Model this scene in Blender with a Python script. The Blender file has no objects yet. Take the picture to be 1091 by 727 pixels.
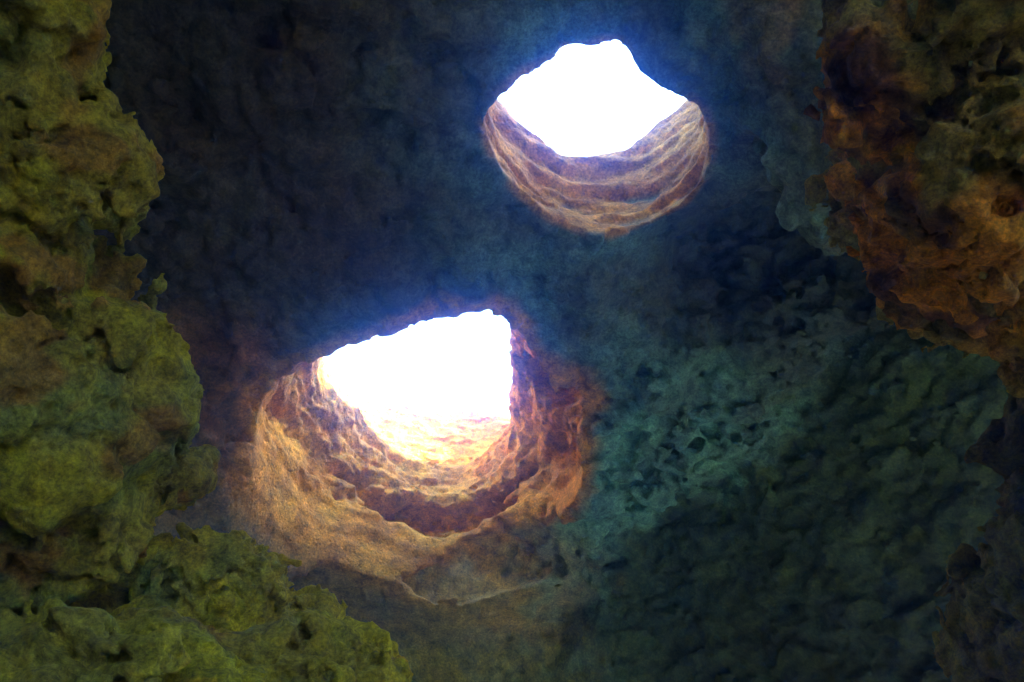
import bpy, math, time, os
from concurrent.futures import ThreadPoolExecutor
import numpy as np
T0 = time.time()
F = np.float32
rng = np.random.RandomState(7)
PITCH = math.radians(50.0)
FPX = 860.0
CP, SP = math.cos(PITCH), math.sin(PITCH)
FLOOR_Z = -1.6

def at(u, v, dist):
    """point seen in direction (u, v) at a distance in metres"""
    a, b = u - 545.5, 363.5 - v
    d = np.array([a, FPX * CP - b * SP, FPX * SP + b * CP])
    return d / np.linalg.norm(d) * dist

# ------------------------------------------------------------------ noise fields
NV = 128
def tile_perlin(per, seed):
    r = np.random.RandomState(seed)
    g = r.normal(size=(per, per, per, 3)).astype(F)
    g /= np.linalg.norm(g, axis=-1, keepdims=True)
    x = np.arange(NV, dtype=F) * per / NV
    i0 = np.floor(x).astype(int); f = (x - i0).astype(F); i1 = (i0 + 1) % per; i0 = i0 % per
    s = f * f * f * (f * (f * 6 - 15) + 10)
    out = np.zeros((NV, NV, NV), F)
    for dx, ix, fx, wx in ((0, i0, f, 1 - s), (1, i1, f - 1, s)):
        for dy, iy, fy, wy in ((0, i0, f, 1 - s), (1, i1, f - 1, s)):
            for dz, iz, fz, wz in ((0, i0, f, 1 - s), (1, i1, f - 1, s)):
                gg = g[np.ix_(ix, iy, iz)]
                d = gg[..., 0] * fx[:, None, None] + gg[..., 1] * fy[None, :, None] + gg[..., 2] * fz[None, None, :]
                out += d * (wx[:, None, None] * wy[None, :, None] * wz[None, None, :])
    return out
def tile_worley(per, seed):
    r = np.random.RandomState(seed)
    pts = r.rand(per, per, per, 3).astype(F)
    x = (np.arange(NV, dtype=F) + .5) * per / NV
    i0 = np.floor(x).astype(int); f = x - i0
    f1 = np.full((NV, NV, NV), 9, F); f2 = f1.copy(); kv = f1.copy(); val = r.rand(per, per, per).astype(F)
    for a in (-1, 0, 1):
        for b in (-1, 0, 1):
            for c in (-1, 0, 1):
                q = pts[np.ix_((i0 + a) % per, (i0 + b) % per, (i0 + c) % per)]
                d = (q[..., 0] + a - f[:, None, None]) ** 2 + (q[..., 1] + b - f[None, :, None]) ** 2 + (q[..., 2] + c - f[None, None, :]) ** 2
                kv = np.where(d < f1, val[np.ix_((i0 + a) % per, (i0 + b) % per, (i0 + c) % per)], kv)
                lo = np.minimum(f1, d); f2 = np.minimum(f2, np.maximum(f1, d)); f1 = lo
    return np.sqrt(f1), np.sqrt(f2), kv
P6, P12, P24 = tile_perlin(6, 1), tile_perlin(12, 2), tile_perlin(24, 3)
V_FBM = P6 + .5 * P12 + .25 * P24
V_BIL = (np.abs(P6) + .5 * np.abs(P12) + .25 * np.abs(P24)) * 1.6 - .42
V_RID = P12
f1, f2, V_K = tile_worley(9, 5)
V_W = f1; V_C = f2 - f1; V_K = V_K - .5
ROT = []
for k in range(8):
    q, _ = np.linalg.qr(rng.normal(size=(3, 3))); ROT.append(q.astype(F))

def look(vol, p, size, k=0):
    """periodic trilinear lookup; the tile spans `size` metres"""
    q = (p @ ROT[k]) * F(NV / size) + F(1000 * NV + 13.7 * k)
    i = q.astype(np.int32)
    f = q - i
    i &= NV - 1
    j = (i + 1) & (NV - 1)
    x0, y0, z0 = i[:, 0] * (NV * NV), i[:, 1] * NV, i[:, 2]
    x1, y1, z1 = j[:, 0] * (NV * NV), j[:, 1] * NV, j[:, 2]
    fx, fy, fz = f[:, 0], f[:, 1], f[:, 2]
    v = vol.ravel()
    a = v[x0 + y0 + z0] * (1 - fz) + v[x0 + y0 + z1] * fz
    b = v[x0 + y1 + z0] * (1 - fz) + v[x0 + y1 + z1] * fz
    c = v[x1 + y0 + z0] * (1 - fz) + v[x1 + y0 + z1] * fz
    d = v[x1 + y1 + z0] * (1 - fz) + v[x1 + y1 + z1] * fz
    return (a * (1 - fy) + b * fy) * (1 - fx) + (c * (1 - fy) + d * fy) * fx

def warp(p, a, size, k):
    return p + np.stack([look(V_FBM, p, size, k), look(V_FBM, p, size, k + 1), look(V_FBM, p, size, k + 2)], -1) * F(a)
def blocks(p, size, k):
    """broken blocks with open joints between them"""
    q = warp(p, size * .07, size * .9, k % 5)
    return look(V_K, q, size, k) - .45 * sstep(.13, .0, look(V_C, q, size, k))
def sstep(a, b, x):
    t = np.clip((x - a) / (b - a), 0, 1)
    return t * t * (3 - 2 * t)
def smin(a, b, k):
    h = np.clip(.5 + .5 * (b - a) / k, 0, 1)
    return b * (1 - h) + a * h - k * h * (1 - h)
def smax(a, b, k):
    return -smin(-a, -b, k)

# ------------------------------------------------------------------ iso-surface
def surface(sdf, lo, hi, h, coarse=8, pad=1.25):
    """closed mesh of the level set sdf = 0 inside the box lo..hi, cell size h"""
    lo = np.array(lo, F); hi = np.array(hi, F)
    nb = np.ceil((hi - lo) / (h * coarse)).astype(int)
    n = nb * coarse + 1
    ctr = np.stack(np.meshgrid(*[lo[a] + (np.arange(nb[a]) + .5) * h * coarse for a in range(3)], indexing='ij'), -1).reshape(-1, 3).astype(F)
    with ThreadPoolExecutor(4) as ex:
        dc = np.concatenate(list(ex.map(lambda i: sdf(ctr[i:i + 60000]), range(0, len(ctr), 60000))))
    V = np.repeat(np.repeat(np.repeat(np.sign(dc).reshape(nb).astype(F), coarse, 0), coarse, 1), coarse, 2)
    V = np.pad(V, ((0, 1),) * 3, mode='edge')
    near = np.abs(dc) < h * coarse * .87 * pad
    bi = np.stack(np.unravel_index(np.nonzero(near)[0], nb), -1)
    g = np.stack(np.meshgrid(*[np.arange(coarse + 1)] * 3, indexing='ij'), -1).reshape(-1, 3)
    step = max(1, 60000 // len(g))
    def fill(s):
        idx = (bi[s:s + step, None, :] * coarse + g[None]).reshape(-1, 3)
        V[idx[:, 0], idx[:, 1], idx[:, 2]] = sdf((lo + idx * F(h)).astype(F))
    with ThreadPoolExecutor(4) as ex:
        list(ex.map(fill, range(0, len(bi), step)))
    V[0], V[-1] = 1, 1; V[:, 0], V[:, -1] = 1, 1; V[:, :, 0], V[:, :, -1] = 1, 1
    S = V < 0
    cnt = np.zeros(tuple(n - 1), np.int8)
    for a in (0, 1):
        for b in (0, 1):
            for c in (0, 1):
                cnt += S[a:n[0] - 1 + a, b:n[1] - 1 + b, c:n[2] - 1 + c]
    act = np.nonzero(((cnt > 0) & (cnt < 8)).ravel())[0]
    del cnt
    m = n - 1
    ci = np.stack(np.unravel_index(act, m), -1)
    corners = np.array([(a, b, c) for a in (0, 1) for b in (0, 1) for c in (0, 1)])
    val = np.stack([V[ci[:, 0] + c[0], ci[:, 1] + c[1], ci[:, 2] + c[2]] for c in corners], -1)
    acc = np.zeros((len(act), 3), F); k = np.zeros(len(act), F)
    for i in range(8):
        for j in range(i + 1, 8):
            if np.abs(corners[i] - corners[j]).sum() != 1: continue
            a, b = val[:, i], val[:, j]
            ch = (a < 0) != (b < 0)
            t = np.where(ch, a / np.where(ch, a - b, 1), 0)
            acc += np.where(ch[:, None], corners[i] + t[:, None] * (corners[j] - corners[i]), 0)
            k += ch
    verts = (lo + (ci + acc / k[:, None]) * h).astype(F)
    faces = []
    mat = m
    lin = lambda q: np.searchsorted(act, (q[:, 0] * mat[1] + q[:, 1]) * mat[2] + q[:, 2])
    for ax in range(3):
        b, c = (ax + 1) % 3, (ax + 2) % 3
        s0 = [slice(None)] * 3; s1 = [slice(None)] * 3
        s0[ax] = slice(0, n[ax] - 1); s1[ax] = slice(1, n[ax])
        A, B = S[tuple(s0)], S[tuple(s1)]
        e = np.stack(np.nonzero(A != B), -1)
        ok = (e[:, b] > 0) & (e[:, c] > 0) & (e[:, b] < n[b] - 1) & (e[:, c] < n[c] - 1)
        e = e[ok]
        ins = A[e[:, 0], e[:, 1], e[:, 2]]
        eb = np.zeros(3, int); eb[b] = 1; ec = np.zeros(3, int); ec[c] = 1
        q = np.stack([lin(e - eb - ec), lin(e - ec), lin(e), lin(e - eb)], -1)
        q[~ins] = q[~ins][:, ::-1]
        faces.append(q)
    return verts, np.concatenate(faces)

def largest(v, f):
    """drop loose crumbs"""
    lab = np.arange(len(v)); fr = f.ravel()
    while True:
        old = lab.copy()
        np.minimum.at(lab, fr, np.repeat(lab[f].min(1), 4))
        lab = np.minimum(lab, lab[lab]); lab = lab[lab]
        if (lab == old).all(): break
    cnt = np.bincount(lab)
    f = f[cnt[lab[f[:, 0]]] > .03 * cnt.max()]
    u, inv = np.unique(f, return_inverse=True)
    return v[u], inv.reshape(f.shape)

def vnormals(v, f):
    d1 = v[f[:, 2]] - v[f[:, 0]]; d2 = v[f[:, 3]] - v[f[:, 1]]
    fn = np.cross(d1, d2)
    n = np.zeros_like(v)
    for k in range(4):
        for a in range(3):
            n[:, a] += np.bincount(f[:, k], fn[:, a], len(v))
    return n / np.maximum(np.linalg.norm(n, axis=1, keepdims=True), 1e-9)

def link_mesh(name, v, f, nrm, mat, tint, parent=None):
    me = bpy.data.meshes.new(name)
    me.vertices.add(len(v)); me.vertices.foreach_set('co', v.astype(F).ravel())
    me.loops.add(f.size); me.loops.foreach_set('vertex_index', f.astype(np.int32).ravel())
    me.polygons.add(len(f)); me.polygons.foreach_set('loop_start', np.arange(0, f.size, 4, dtype=np.int32))
    me.update(calc_edges=True)
    me.polygons.foreach_set('use_smooth', np.ones(len(f), bool))
    if nrm is not None:
        me.normals_split_custom_set_from_vertices(nrm.astype(float).tolist())
    if tint is not None:
        ca = me.color_attributes.new('minerals_and_shade', 'FLOAT_COLOR', 'POINT')  # rock colours, with some light and shade painted in
        ca.data.foreach_set('color', np.column_stack([tint, np.ones(len(v))]).astype(F).ravel())
    me.materials.append(mat)
    o = bpy.data.objects.new(name, me)
    bpy.context.scene.collection.objects.link(o)
    o.parent = parent
    return o

def tag(o, label=None, cat=None, group=None, kind=None):
    for k, x in (('label', label), ('category', cat), ('group', group), ('kind', kind)):
        if x: o[k] = x
    return o

# ------------------------------------------------------------------ cave shape
H0 = 6.0
MOUTH_Z, MOUTH_Y = 4.5, -7.5  # roof edge behind the camera, tuned for the light it lets in
def poly_sdf_grid(poly, lo, hi, n=260):
    """smooth closed outline -> signed distance on a grid"""
    p = np.array(poly, float)
    for _ in range(3):
        q = np.roll(p, -1, 0); p = np.stack([p * .75 + q * .25, p * .25 + q * .75], 1).reshape(-1, 2)
    xs = np.linspace(lo[0], hi[0], n); ys = np.linspace(lo[1], hi[1], n)
    X, Y = np.meshgrid(xs, ys, indexing='ij'); P = np.stack([X.ravel(), Y.ravel()], -1)
    d = np.full(len(P), 1e9); ins = np.zeros(len(P), bool)
    for a, b in zip(p, np.roll(p, -1, 0)):
        e = b - a; w = P - a
        t = np.clip((w @ e) / (e @ e + 1e-12), 0, 1)
        d = np.minimum(d, np.linalg.norm(w - t[:, None] * e, axis=1))
        c = ((a[1] > P[:, 1]) != (b[1] > P[:, 1]))
        with np.errstate(all='ignore'):
            ins ^= c & (P[:, 0] < (b[0] - a[0]) * (P[:, 1] - a[1]) / (b[1] - a[1]) + a[0])
    return (np.where(ins, -d, d).reshape(n, n).astype(F), np.array(lo, F), np.array(hi, F), n)
def poly_look(g, p):
    G, lo, hi, n = g
    q = (p[:, :2] - lo) / (hi - lo) * (n - 1)
    qc = np.clip(q, 0, n - 1.001); i = qc.astype(np.int32); f = qc - i
    a = G[i[:, 0], i[:, 1]]; b = G[i[:, 0] + 1, i[:, 1]]; c = G[i[:, 0], i[:, 1] + 1]; d = G[i[:, 0] + 1, i[:, 1] + 1]
    out = (a * (1 - f[:, 0]) + b * f[:, 0]) * (1 - f[:, 1]) + (c * (1 - f[:, 0]) + d * f[:, 0]) * f[:, 1]
    return out + np.abs(q - qc).sum(1) * F((hi[0] - lo[0]) / n)
BX = ((-6, 1), (5, 13))
# the low skylight: mouth outline, throat outline, upper bowl outline
MOUTH = [(-1.86, 5.2), (-1.32, 4.98), (-.67, 4.8), (-.4, 4.72), (-.02, 4.88), (.18, 5.3), (.5, 5.8), (.72, 6.5), (.68, 7.0), (.49, 7.5),
         (-.2, 7.95), (-.87, 8.25), (-1.64, 7.95), (-2.3, 7.5), (-2.62, 6.8), (-2.66, 6.16), (-2.5, 5.6)]
THROAT = [(-2.35, 6.4), (-2.15, 7.15), (-1.85, 7.9), (-1.36, 8.4), (-.8, 8.5), (-.33, 8.3), (0, 7.7), (.07, 7.1), (.07, 6.3), (.05, 5.4), (-.4, 4.95), (-1.2, 5.1), (-2.1, 5.6)]
BOWL = [(-3.3, 6.6), (-3.4, 8.2), (-2.9, 9.6), (-1.6, 10.1), (0, 10.1), (1.2, 9.6), (1.3, 8.3), (.35, 7.2), (.3, 5.6), (-.4, 4.7), (-1.5, 4.7), (-2.8, 5.3)]
G_M, G_T, G_B = (poly_sdf_grid(q, (-6, 2), (4, 13)) for q in (MOUTH, THROAT, BOWL))
# the high skylight, rounder
def px6(u, v, z=H0):
    a, b = u - 545.5, 363.5 - v
    d = np.array([a, FPX * CP - b * SP, FPX * SP + b * CP]); return tuple((d / d[2] * z)[:2])
RIM = [px6(*q) for q in ((524, 110), (560, 88), (600, 70), (640, 58), (667, 50), (678, 74), (702, 90), (740, 112), (752, 126), (760, 160), (745, 205), (715, 235),
                         (670, 252), (625, 252), (580, 232), (545, 200), (522, 160), (516, 125))]
TOP = [px6(u, v, 7.5) for u, v in ((520, 95), (550, 118), (578, 143), (605, 159), (640, 157), (678, 149), (706, 131), (742, 106), (765, 60), (740, 0), (660, -30), (570, -20), (520, 30))]
G_R, G_U = (poly_sdf_grid(q, (-2, 0), (3, 6)) for q in (RIM, TOP))

def ceil_h(x, y):
    z = H0 + .25 * np.sin(x * .9 + .4) * np.sin(y * .55 + .3) * sstep(1.2, 2.6, np.hypot(x - .6, y - 3)) * sstep(0, 1.2, np.abs(y - 5.2) + np.maximum(-x - 3, 0))
    z = z + 1.1 * np.exp(-((x - 2.4) / 1.1) ** 2 - ((y - 4.3) / .6) ** 2)
    back = H0 - 2.6 * (y - 8.35)
    right = H0 - 1.35 * ((x * .79 + y * .61) - 5.95)
    left = H0 - 1.7 * ((-x * .8 + y * .6) - 5.75)
    side = H0 + .2 - 1.3 * (-x - 3.4)
    sider = H0 - 1.5 * (x - 4.6)
    front = MOUTH_Z + 1.5 * (y - MOUTH_Y)
    z = smin(z, back, .5); z = smin(z, right, .16); z = smin(z, left, .6); z = smin(z, side, 1.2); z = smin(z, sider, 1.2)
    z = smin(z, -1.8 + 1.5 * (y + 4.8) + 9 * sstep(-1.2, 1.6, x), 1.0)  # unseen left rear roof lowered to make the cave light more directional
    return smin(z, front, 1.0)
def top_h(x, y):
    hill = 2.6 * sstep(5.4, 8.6, y)
    rightside = 2.6 * sstep(.5, 2.2, x) * sstep(3.9, 5.2, y) + 2.6 * sstep(1.9, 3.6, x) * sstep(4.6, 3.6, y)  # unseen rise on the right, added to keep sun out of the shafts
    return 7.5 + smax(hill, rightside, .3) + .12 * np.sin(x * 2.1 + y) + .1 * np.sin(y * 3.1 - x)

def lerp_levels(z, zs, ds):
    out = ds[0].copy()
    for a in range(len(zs) - 1):
        t = sstep(0, 1, (z - zs[a]) / (zs[a + 1] - zs[a]))
        out = np.where(z > zs[a], ds[a] * (1 - t) + ds[a + 1] * t, out)
    return out
def ell(p, c, r):
    q = (p - np.array(c, F)) / np.array(r, F)
    k = np.linalg.norm(q, axis=1)
    return (k - 1) * F(min(r)) * np.minimum(1, .6 + .4 * k)

def shaft_low(p):
    z = p[:, 2]
    m, t, b = poly_look(G_M, p), poly_look(G_T, p), poly_look(G_B, p)
    d = lerp_levels(z, (4.6, 5.7, 6.25, 7.1, 7.45, 7.75), (m - .45, m - .04, m, t + .05, t, b))
    for c, r in (((.5, 6.0, 6.5), (.32, .55, .7)), ((.5, 6.95, 6.15), (.24, .32, .42))):
        d = smin(d, ell(p, c, r), .1)
    d = smin(d, ell(p, (-.95, 7.95, 6.42), (1.3, .8, .27)), .12)
    return d
def shaft_high(p):
    z = p[:, 2]
    a, t = poly_look(G_R, p), poly_look(G_U, p)
    return lerp_levels(z, (5.6, 6.05, 6.6, 7.5), (a - .02, a, a - .12, t))

def ceiling_sdf(p, fine=True):
    x, y, z = p[:, 0], p[:, 1], p[:, 2]
    sl, sh = shaft_low(p), shaft_high(p)
    insh = sstep(.5, .0, np.minimum(sl, sh))
    hz = ceil_h(x, y)
    e = .05
    gx = (ceil_h(x + e, y) - hz) / e; gy = (ceil_h(x, y + e) - hz) / e
    d = (hz - z) / np.sqrt(1 + gx * gx + gy * gy)
    far = sstep(-.1, .25, d)
    # crease between roof and back wall: rough band above, striated plane below
    plane = (x * .79 + y * .61) - 5.95
    band = sstep(-2.2, -1.2, plane) * sstep(.1, -.15, plane) * sstep(-1.0, 1.2, x)
    belowp = sstep(.0, .35, plane) * sstep(-.6, 1.0, x)
    n_big = look(V_FBM, p, 9., 0) * .34
    n_mid = look(V_BIL, p, 4.3, 1)
    n_sm = look(V_BIL, p, 1.7, 2)
    w = look(V_W, p, 2.3, 3)
    smooth_zone = sstep(7.6, 8.6, y) * sstep(1.2, .2, x)
    d = smin(d, ell(p, (-.55, 8.95, 4.45), (1.5, 1.0, .72)), .12)
    d = d + n_big * (1 - .7 * smooth_zone) * (1 - .6 * belowp)
    d = d - n_mid * (.17 + .09 * band - .07 * belowp - .12 * smooth_zone)
    d = d - n_sm * (.05 + .10 * band - .025 * smooth_zone)
    d = d + (band * .13 + .03) * sstep(.42, .15, w)
    strata = np.array([1, 1, 1.9], F)
    d = d - blocks(p * strata, 4.6, 5) * (.10 + .05 * band) * (1 - .75 * smooth_zone)
    d = d - blocks(p * strata, 1.7, 6) * (.028 + .035 * band) * (1 - .5 * smooth_zone)
    # second lip below the low skylight
    yy = z - (5.32 + .07 * np.sin(x * 2.6 + .6) + .06 * (x + 1) ** 2)
    d = d + .5 * sstep(.03, -.1, yy) * sstep(7.6, 8.1, y) * sstep(1.2, .5, x)
    wl = sstep(7.6, 8.1, y) * sstep(1.2, .5, x)
    d = d - .11 * wl * np.exp(-(yy / .07) ** 2) - .09 * wl * np.exp(-((sl - .05) / .07) ** 2)
    d = smax(d, -ell(p, (-.35, 8.35, 5.12), (.5, .4, .12)), .05)
    # striations on the tilted wall
    st = look(V_FBM, p * np.array([.6, .6, 2.4], F), 1.5, 4)
    d = d - belowp * st * .045
    # lower hanging slab right of the high skylight
    slab = ell(p, (2.95, 2.4, 6.35), (1.85, 1.1, 1.2))
    slab = smin(slab, ell(p, (2.35, 3.0, 5.45), (.85, .5, .42)), .3) + .32 * sstep(.9, .0, sh) + look(V_FBM, p, 3.1, 5) * .14 - n_sm * .09 - blocks(p, 2.2, 2) * .07
    d = smin(d, slab, .3)
    slab2 = ell(p, (2.0, 1.05, 6.1), (1.1, .62, .62)) + look(V_FBM, p, 2.7, 6) * .1 - n_sm * .04
    d = smin(d, slab2, .03)
    # shafts
    ns = look(V_FBM, p, 3.2, 6) * .10 - look(V_BIL, p * np.array([1, 1, 1.7], F), 1.5, 7) * .05 + look(V_FBM, p * np.array([.6, .6, 2.2], F), 2.6, 3) * .10
    rimf = sstep(5.6, 6.3, z)
    ns = ns * (1 - .55 * sstep(7.2, 8.0, z)) - blocks(p * np.array([1, 1, 2.4], F), 2.6, 1) * .055 * sstep(6.0, 6.6, z)
    v1 = sl + ns * (.2 + .8 * rimf)
    ns2 = look(V_FBM, p * np.array([.4, .4, 2.4], F), 2.8, 3) * .15 + look(V_FBM, p, 2.2, 1) * .07 - look(V_BIL, p, 1.2, 2) * .02
    v2 = sh + ns2 * sstep(5.9, 6.5, z) + .018 * look(V_FBM, p, 1.3, 2)
    d = smax(d, -v1, .04)
    d = smax(d, -v2, .03)
    d = smax(d, MOUTH_Y - y + .5 * look(V_FBM, p, 9., 2), .3)
    return smax(d, z - top_h(x, y) - .25 * look(V_FBM, p, 5., 4), .1).astype(F)

# ------------------------------------------------------------------ loose masses
def mass(ells, k=.12, bil=(.10, 1.9), small=(.04, .8), pits=(.035, .9), big=(.12, 4.), cuts=(), kc=.06, seed=0, blk=(.075, 2.6), off=.045):
    E = [(np.array(c, F), np.array(r, F)) for c, r in ells]
    def f(p):
        d = None
        for c, r in E:
            e = ell(p, c, r); d = e if d is None else smin(d, e, k)
        d = d + look(V_FBM, p, big[1], seed % 8) * big[0]
        d = d + off
        for c, r in cuts:
            d = smax(d, -ell(p, c, r), kc)
        d = d - look(V_BIL, p, bil[1], (seed + 1) % 8) * bil[0]
        d = d - look(V_BIL, p, small[1], (seed + 2) % 8) * small[0]
        d = d - blocks(p, blk[1], (seed + 5) % 8) * blk[0] - blocks(p, blk[1] * .38, (seed + 2) % 8) * blk[0] * .4
        w = look(V_W, p + look(V_FBM, p, 1.1, 3)[:, None] * F(.06), pits[1], (seed + 3) % 8)
        g = sstep(-.25, .3, look(V_FBM, p, 2.1, (seed + 4) % 8))
        d = d - look(V_BIL, p, .34, 1) * .012
        d = d + .022 * sstep(.40, .12, look(V_W, p, .42, 5)) * sstep(-.2, .25, look(V_FBM, p, 1.6, 6))
        return (d + pits[0] * g * sstep(.42, .18, w)).astype(F)
    return f
def E(u, v, dist, *r): return (at(u, v, dist), r)

LEFT = mass([E(-60, 440, 3.1, .7, .8, .7), E(70, 440, 3.05, .44, .6, .34), E(-60, 200, 3.0, .42, .7, .5), E(45, 190, 2.75, .28, .34, .24),
             E(140, 232, 2.95, .13, .22, .12), E(105, 200, 3.0, .16, .3, .1), E(110, 330, 3.05, .24, .36, .24), E(60, 40, 2.95, .14, .2, .16), E(-60, 40, 2.9, .42, .5, .5), E(165, 470, 3.15, .12, .4, .28),
             ((-3.55, .8, 1.5), (1.5, 1.5, 5.5)), E(70, 115, 2.9, .15, .25, .13), E(175, 400, 3.2, .1, .3, .16)],
            k=.05, cuts=[E(20, 625, 2.5, .6, .6, .2), E(30, 290, 2.5, .3, .2, .03), E(115, 260, 2.75, .04, .2, .14)], seed=1, big=(.08, 3.), kc=.04, bil=(.085, 2.4), small=(.04, .7), pits=(.04, .65), blk=(.06, 2.3))
LEDGE = mass([E(285, 695, 3.9, .24, .7, .32), E(205, 695, 3.9, .55, .8, .34), E(335, 652, 3.8, .12, .2, .13), E(100, 670, 4.0, .6, .7, .38), ((-1.75, 4.1, -1.1), (1.35, .8, 2.6)), ((-1.4, 3.5, .4), (1.0, .7, 1.5))],
             k=.1, seed=2, big=(.07, 3.), bil=(.08, 2.2), small=(.04, .7), pits=(.04, .65), blk=(.06, 2.3))
FRONT = mass([E(130, 822, 2.9, .7, .6, .42), E(320, 795, 3.0, .36, .5, .38), E(405, 775, 3.0, .16, .4, .3), E(355, 733, 3.0, .1, .2, .12), ((-1.35, 2.8, -.9), (1.1, .75, 2.1)), E(-60, 830, 2.9, .6, .5, .45)],
             k=.1, seed=3, big=(.07, 3.), bil=(.08, 2.2), small=(.04, .7), pits=(.035, .65), blk=(.06, 2.3))
CRAG = mass([E(1000, 90, 3.1, .32, .4, .22), E(1090, 190, 3.2, .5, .5, .34), E(955, 50, 3.2, .22, .25, .18), E(925, 110, 3.35, .13, .2, .1), E(1010, 240, 3.6, .3, .4, .24), E(945, 200, 3.9, .2, .3, .2),
             E(1060, 305, 3.7, .32, .35, .2), E(1080, 10, 3.0, .3, .3, .13), ((3.9, 1.6, 4.5), (1.6, 1.5, 1.6)), ((2.6, 1.4, 3.1), (1.0, .8, .8)), ((2.4, 2.1, 3.7), (.8, .6, .7)), E(930, 10, 3.6, .2, .3, .22), E(1180, 270, 3.6, .6, .6, .36), ((4.6, 1.2, 1.5), (1.3, 1.8, 4.0)),
             E(960, 275, 4.0, .22, .3, .14)],
            k=.13, seed=4, bil=(.065, 2.3), small=(.045, .7), pits=(.035, .7), blk=(.08, 2.2), big=(.08, 3.), cuts=[E(1070, 75, 2.7, .25, .3, .05), E(1080, 250, 3.1, .3, .3, .06)])
RIGHTLOW = mass([E(1180, 560, 4.7, .45, .8, .6), E(1110, 700, 4.7, .32, .6, .6), E(1140, 470, 4.9, .3, .5, .3), ((4.2, 4.6, -.6), (1.3, 1.1, 3.0)), E(1070, 640, 4.9, .2, .5, .3)], k=.12, seed=5, big=(.08, 3.), pits=(.05, .8), blk=(.14, 3.4))

# ------------------------------------------------------------------ materials
def rock_material(name, bump=1.0, scale=1.0):
    m = bpy.data.materials.new(name); m.use_nodes = True
    nt = m.node_tree; N = nt.nodes; L = nt.links
    b = N['Principled BSDF']; b.inputs['Roughness'].default_value = .88
    b.inputs['Specular IOR Level'].default_value = .25
    tc = N.new('ShaderNodeTexCoord'); at_ = N.new('ShaderNodeAttribute'); at_.attribute_name = 'minerals_and_shade'
    def noise(s, det=6, rough=.6, dist=0.):
        n = N.new('ShaderNodeTexNoise'); n.inputs['Scale'].default_value = s * scale; n.inputs['Detail'].default_value = det
        n.inputs['Roughness'].default_value = rough; n.inputs['Distortion'].default_value = dist
        L.new(tc.outputs['Object'], n.inputs['Vector']); return n.outputs['Fac']
    def ramp(src, a, b_, c0, c1):
        r = N.new('ShaderNodeMapRange'); r.inputs[1].default_value = a; r.inputs[2].default_value = b_
        r.inputs[3].default_value = c0; r.inputs[4].default_value = c1; L.new(src, r.inputs[0]); return r.outputs[0]
    def mul(a, b_):
        x = N.new('ShaderNodeMath'); x.operation = 'MULTIPLY'; L.new(a, x.inputs[0]); L.new(b_, x.inputs[1]); return x.outputs[0]
    grain = ramp(noise(70, 6, .75), .3, .7, .4, 1.6)
    blot = ramp(noise(11, 9, .78, .5), .32, .68, .3, 1.75)
    g = mul(grain, blot)
    vm = N.new('ShaderNodeVectorMath'); vm.operation = 'SCALE'
    L.new(at_.outputs['Color'], vm.inputs[0]); L.new(g, vm.inputs['Scale'])
    # pale mineral crust in places
    mx = N.new('ShaderNodeMix'); mx.data_type = 'RGBA'
    L.new(ramp(noise(16, 8, .7, .3), .58, .72, 0, .22), mx.inputs['Factor'])
    L.new(vm.outputs[0], mx.inputs['A'])
    v2 = N.new('ShaderNodeVectorMath'); v2.operation = 'MULTIPLY_ADD'
    L.new(at_.outputs['Color'], v2.inputs[0]); v2.inputs[1].default_value = (1.5, 1.5, 1.5); v2.inputs[2].default_value = (.012, .012, .008)
    L.new(v2.outputs[0], mx.inputs['B'])
    L.new(mx.outputs['Result'], b.inputs['Base Color'])
    vo = N.new('ShaderNodeTexVoronoi'); vo.inputs['Scale'].default_value = 26 * scale
    L.new(tc.outputs['Object'], vo.inputs['Vector'])
    ad = N.new('ShaderNodeMath'); ad.operation = 'ADD'
    L.new(noise(24, 9, .76), ad.inputs[0]); L.new(ramp(vo.outputs['Distance'], 0, .35, -.35, 0), ad.inputs[1])
    bp = N.new('ShaderNodeBump'); bp.inputs['Strength'].default_value = bump; bp.inputs['Distance'].default_value = .04
    L.new(ad.outputs[0], bp.inputs['Height']); L.new(bp.outputs['Normal'], b.inputs['Normal'])
    return m
M_ROCK = rock_material('weathered_limestone')
M_ROOF = rock_material('cave_limestone', .9, .6)

OCHRE = np.array([.62, .30, .022]); BROWN = np.array([.28, .125, .03]); TEAL = np.array([.075, .17, .125]); MOSS = np.array([.42, .36, .006])
ORANGE = np.array([.42, .15, .015]); GREY = np.array([.062, .048, .026]); SAND = np.array([.46, .31, .13]); OLIVE = np.array([.28, .215, .018]); RECESS_SHADE = np.array([.055, .075, .045])
def mixc(a, b, t):
    return a + (b - a) * t[:, None]
def n01(p, size, k, lo=-.25, hi=.25): return sstep(lo, hi, look(V_FBM, p, size, k))

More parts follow.
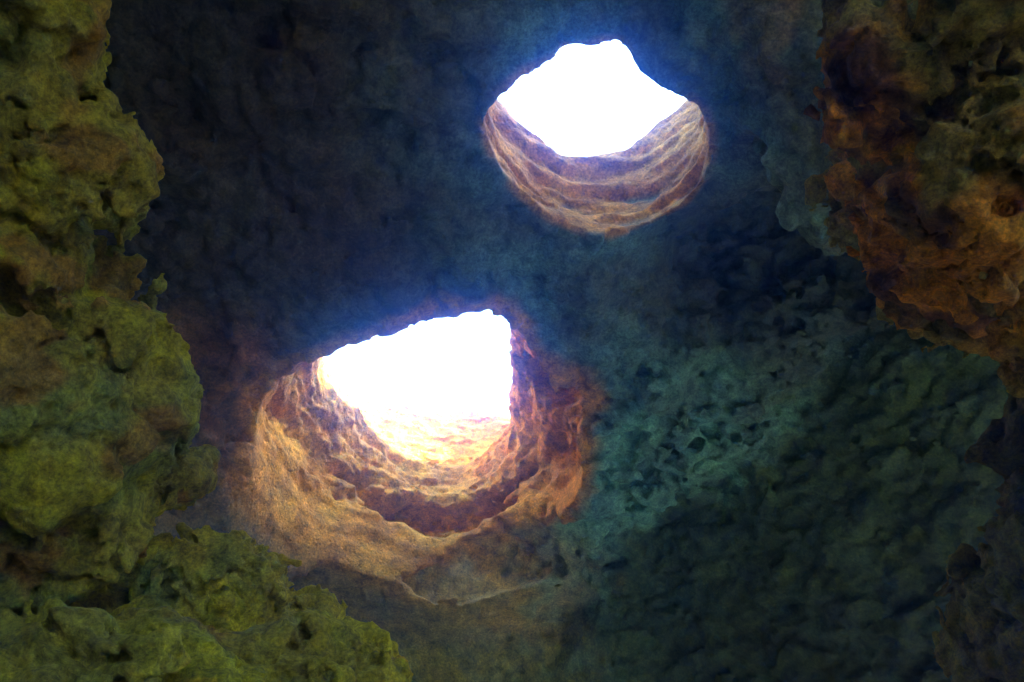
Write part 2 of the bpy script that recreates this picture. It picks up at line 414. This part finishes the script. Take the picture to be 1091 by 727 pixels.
def tint_ceiling(p):
    x, y, z = p.T
    c = np.tile(TEAL * 1.35, (len(p), 1))
    c = mixc(c, GREY, sstep(.2, -1.6, x) * sstep(6, 4, y) * .9)  # left roof darkened in colour, painted shade
    c = mixc(c, BROWN, sstep(-1.6, -2.6, x) * sstep(4.2, 5.2, y))
    c = mixc(c, GREY, n01(p, 5.5, 1) * .6)
    plane = (x * .79 + y * .61) - 5.95
    c = mixc(c, TEAL * [2.1, 2.5, 2.0], sstep(-2.2, -1.2, plane) * sstep(-.8, .8, x) * sstep(4.3, 6.0, y - .25 * x + .8 * look(V_FBM, p, 4., 1)) * (.4 + .6 * n01(p, 3.7, 2)))  # band above the crease brightened in colour to look lit
    c = mixc(c, RECESS_SHADE * .9, sstep(1.0, 1.7, x) * sstep(3.4, 3.7, y) * sstep(5.6, 4.6, y) * .8)  # painted shade in the recess beyond the hanging slab
    c = mixc(c, np.array([.07, .13, .04]), sstep(-.25, .25, plane + .6 * look(V_FBM, p, 2.5, 4)) * sstep(-.4, .8, x))  # wall below the crease darkened in colour, painted shade
    c = mixc(c, np.array([.028, .034, .014]), sstep(.2, 2.0, plane) * .9)  # painted shade deepens farther down the tilted wall
    c = mixc(c, mixc(np.tile([.36, .34, .045], (len(p), 1)), np.array([.5, .36, .07]), sstep(5.05, 5.35, z)), sstep(7.5, 8.2, y) * sstep(1.5, -.1, x + .7 * look(V_FBM, p, 3., 4)) * (.6 + .4 * n01(p, 3, 2)))  # wall under the low skylight lightened in colour for bounce light
    c = mixc(c, BROWN, n01(p, 4.2, 3, .12, .3) * sstep(1.0, 2., x) * sstep(3.4, 2.4, y) * .5)
    c = mixc(c, np.array([.17, .2, .08]), (.4 + .6 * n01(p, 3.2, 5)) * sstep(1.3, 2.7, x + .6 * look(V_FBM, p, 2.5, 2)) * sstep(3.8, 3.4, y))
    c = mixc(c, np.array([.17, .14, .05]), sstep(5.6, 5.2, z) * sstep(-1.2, -2., x))
    sl, sh = shaft_low(p), shaft_high(p)
    o = mixc(np.tile(OCHRE, (len(p), 1)), ORANGE, n01(p, 4.1, 4) * .45)
    o = mixc(o, BROWN, n01(p, 2.3, 5, .0, .35) * .45 * sstep(7.8, 7.3, z))
    o = mixc(o, SAND, sstep(.3, .1, sh) * .15)
    
    c = mixc(c, o, sstep(.28, .05, sl + .15 * look(V_FBM, p, 2.5, 6)) * sstep(5.0, 5.7, z))
    c = mixc(c, o, sstep(.10, .02, sh) * sstep(5.98, 6.12, z))
    c = mixc(c, o, sstep(7.6, 8.0, z))
    return c
def tint_mossy(p, teal=.25, orange=.12, seed=0):
    c = np.tile(MOSS, (len(p), 1))
    c = mixc(c, OLIVE, n01(p, 2.4, 1 + seed) * .7)
    c = mixc(c, TEAL * [1.3, 1.25, .45], n01(p, 3.1, 2, .0, .3) * teal * 1.8)
    c = mixc(c, ORANGE * .8, n01(p, 1.7, 3 + seed, .2, .36) * orange * 4)
    return c
def tint_crag(p):
    c = np.tile(OCHRE * [1.1, .92, .5], (len(p), 1))
    c = mixc(c, BROWN * .55, n01(p, 1.9, 1, .0, .25))
    c = mixc(c, OLIVE * [.8, 1.05, 2.2], np.maximum(n01(p, 3.3, 2, -.05, .25) * .8, sstep(2.4, 2.0, p[:, 0] + .3 * look(V_FBM, p, 2., 4)) * sstep(1.8, 2.3, p[:, 1])))
    return c

def build(sdf, lo, hi, h, tintf, one=False):
    v, f = surface(sdf, lo, hi, h)
    if one: v, f = largest(v, f)
    print('   surf', round(time.time() - T0, 1), flush=True)
    n = vnormals(v, f)
    return v, f, n, tintf(v)

# ------------------------------------------------------------------ build
import sys
Q = 1.0
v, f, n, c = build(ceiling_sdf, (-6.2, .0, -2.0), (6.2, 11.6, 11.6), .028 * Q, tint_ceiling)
print('ceiling', len(v), time.time() - T0)
fc = v[f].mean(1)
isl = (shaft_low(fc) < .22) & (fc[:, 2] > 5.35) & (fc[:, 2] < 7.95)
ish = (shaft_high(fc) < .12) & (fc[:, 2] > 5.95) & (fc[:, 2] < 7.7)
isb = (shaft_low(fc) < .35) & (fc[:, 2] >= 7.95) & ~ish
def sub(mask):
    ff = f[mask]; u, inv = np.unique(ff, return_inverse=True)
    return v[u], inv.reshape(ff.shape), n[u], c[u]
def put(name, mask, parent=None):
    a, b, d, e = sub(mask); return link_mesh(name, a, b, d, M_ROOF, e, parent)
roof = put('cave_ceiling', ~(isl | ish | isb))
tag(roof, 'dark teal limestone roof and back wall of the cave pierced by two skylights', 'cave roof', kind='structure')
tag(put('skylight_shaft', isl, roof), 'ochre throat of the larger lower skylight')
tag(put('skylight_shaft', ish, roof), 'brown banded wall of the rounder upper skylight')
tag(put('sinkhole_bowl', isb, roof), 'sunlit ochre cliffs above the lower skylight')

def rear_sdf(p): return ceiling_sdf(p)
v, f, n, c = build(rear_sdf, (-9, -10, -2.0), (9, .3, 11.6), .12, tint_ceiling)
tag(link_mesh('cave_roof', v, f, n, M_ROCK, c), 'unseen grey limestone roof over the cave mouth, shaped for the light it lets in', 'cave roof', kind='structure')

def place(name, sdf, lo, hi, h, tintf, label, cat, kind=None):
    v, f, n, c = build(sdf, lo, hi, h * Q, tintf, True)
    print(name, len(v), v.min(0), v.max(0), round(time.time() - T0, 1))
    return tag(link_mesh(name, v, f, n, M_ROCK, c), label, cat, kind=kind)
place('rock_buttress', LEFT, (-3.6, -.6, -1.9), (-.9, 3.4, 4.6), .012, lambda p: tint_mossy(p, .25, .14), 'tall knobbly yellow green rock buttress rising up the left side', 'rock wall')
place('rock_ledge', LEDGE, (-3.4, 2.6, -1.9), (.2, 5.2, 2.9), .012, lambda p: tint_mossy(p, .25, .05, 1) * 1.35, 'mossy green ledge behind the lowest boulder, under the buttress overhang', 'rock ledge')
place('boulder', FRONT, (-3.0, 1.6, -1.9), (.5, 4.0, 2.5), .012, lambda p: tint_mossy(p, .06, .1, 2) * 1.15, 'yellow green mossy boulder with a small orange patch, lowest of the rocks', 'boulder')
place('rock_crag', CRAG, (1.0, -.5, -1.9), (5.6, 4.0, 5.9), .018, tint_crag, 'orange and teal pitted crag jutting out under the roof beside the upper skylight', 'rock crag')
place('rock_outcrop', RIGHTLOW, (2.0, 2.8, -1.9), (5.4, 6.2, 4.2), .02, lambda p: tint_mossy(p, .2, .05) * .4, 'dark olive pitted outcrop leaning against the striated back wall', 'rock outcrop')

# ground: one sheet of sand to the horizon
me = bpy.data.meshes.new('ground')
S = 70
me.from_pydata([(-S, -S, FLOOR_Z), (S, -S, FLOOR_Z), (S, S, FLOOR_Z), (-S, S, FLOOR_Z)], [], [(0, 1, 2, 3)])
gm = bpy.data.materials.new('beach_sand'); gm.use_nodes = True
b = gm.node_tree.nodes['Principled BSDF']; b.inputs['Roughness'].default_value = .95
nz = gm.node_tree.nodes.new('ShaderNodeTexNoise'); nz.inputs['Scale'].default_value = 900; nz.inputs['Detail'].default_value = 8
cr = gm.node_tree.nodes.new('ShaderNodeValToRGB'); cr.color_ramp.elements[0].color = (.07, .055, .035, 1); cr.color_ramp.elements[1].color = (.13, .105, .07, 1)
gN, gL = gm.node_tree.nodes, gm.node_tree.links
cr2 = gN.new('ShaderNodeValToRGB'); cr2.color_ramp.elements[0].color = (.27, .19, .09, 1); cr2.color_ramp.elements[1].color = (.4, .3, .16, 1)
gtc = gN.new('ShaderNodeTexCoord'); gsx = gN.new('ShaderNodeSeparateXYZ'); gmr = gN.new('ShaderNodeMapRange'); gmx = gN.new('ShaderNodeMix'); gmx.data_type = 'RGBA'
gL.new(gtc.outputs['Object'], gsx.inputs[0]); gL.new(gsx.outputs['Y'], gmr.inputs[0]); gL.new(gtc.outputs['Object'], nz.inputs['Vector']); nz.inputs['Scale'].default_value = 6
gmr.inputs[1].default_value = -6; gmr.inputs[2].default_value = -9   # pale sand outside for warm bounce, dark sand inside to cut bounce
gL.new(nz.outputs['Fac'], cr.inputs[0]); gL.new(nz.outputs['Fac'], cr2.inputs[0])
gL.new(gmr.outputs[0], gmx.inputs['Factor']); gL.new(cr.outputs[0], gmx.inputs['A']); gL.new(cr2.outputs[0], gmx.inputs['B']); gL.new(gmx.outputs['Result'], b.inputs['Base Color'])
me.materials.append(gm)
g = bpy.data.objects.new('ground', me); bpy.context.scene.collection.objects.link(g)
tag(g, 'unseen sand floor, toned dark in the cave and pale on the beach for its bounce light', 'sand', kind='structure')

# ------------------------------------------------------------------ light
sc = bpy.context.scene
SUN_EL, SUN_AZ = math.radians(33), math.radians(95)     # azimuth clockwise from +Y: right and behind
w = bpy.data.worlds.new('World'); sc.world = w; w.use_nodes = True
nt = w.node_tree; sky = nt.nodes.new('ShaderNodeTexSky'); sky.sky_type = 'NISHITA'; sky.sun_disc = False
sky.sun_elevation = SUN_EL; sky.sun_rotation = SUN_AZ
nt.links.new(sky.outputs[0], nt.nodes['Background'].inputs[0]); nt.nodes['Background'].inputs[1].default_value = .15
ld = bpy.data.lights.new('sun', 'SUN'); ld.energy = 5.0; ld.angle = math.radians(.5); ld.color = (1, .93, .82)
lo_ = bpy.data.objects.new('sun', ld); sc.collection.objects.link(lo_)
lo_.rotation_euler = (math.pi / 2 - SUN_EL, 0, math.pi - SUN_AZ)

# ------------------------------------------------------------------ haze
HAZE = 0.027
if HAZE:
    me = bpy.data.meshes.new('haze')
    x0, x1, y0, y1, z0, z1 = -72, 72, -72, 72, FLOOR_Z - 1, 13.5
    vs = [(x, y, z) for x in (x0, x1) for y in (y0, y1) for z in (z0, z1)]
    me.from_pydata(vs, [], [(0, 1, 3, 2), (4, 6, 7, 5), (0, 4, 5, 1), (2, 3, 7, 6), (0, 2, 6, 4), (1, 5, 7, 3)])
    hm = bpy.data.materials.new('bloom_haze'); hm.use_nodes = True  # blue volume added to imitate lens bloom
    hn = hm.node_tree; hn.nodes.remove(hn.nodes['Principled BSDF'])
    pv = hn.nodes.new('ShaderNodeVolumePrincipled'); pv.inputs['Density'].default_value = HAZE
    pv.inputs['Color'].default_value = (.08,.36,1,1); pv.inputs['Anisotropy'].default_value = .94
    hn.links.new(pv.outputs[0], hn.nodes['Material Output'].inputs['Volume'])
    me.materials.append(hm)
    o = bpy.data.objects.new('haze', me); sc.collection.objects.link(o)
    tag(o, 'blue haze added to imitate lens bloom around the two skylights', 'haze', kind='stuff')

# ------------------------------------------------------------------ camera
cd = bpy.data.cameras.new('camera'); cam = bpy.data.objects.new('camera', cd); sc.collection.objects.link(cam)
cd.sensor_width = 36; cd.lens = 36 * FPX / 1091; cd.clip_end = 2000; cd.clip_start = .05
cam.rotation_euler = (math.pi / 2 + PITCH, 0, 0); sc.camera = cam

sc.view_settings.view_transform = 'Standard'; sc.view_settings.look = 'None'; sc.view_settings.gamma = 1
sc.view_settings.exposure = 4.75
cy = sc.cycles
cy.use_denoising = True; cy.denoiser = 'OPENIMAGEDENOISE'; cy.denoising_input_passes = 'RGB_ALBEDO_NORMAL'
cy.max_bounces = 8; cy.diffuse_bounces = 6; cy.volume_bounces = 1; cy.use_adaptive_sampling = False
cy.sample_clamp_indirect = 4
print('script', time.time() - T0)
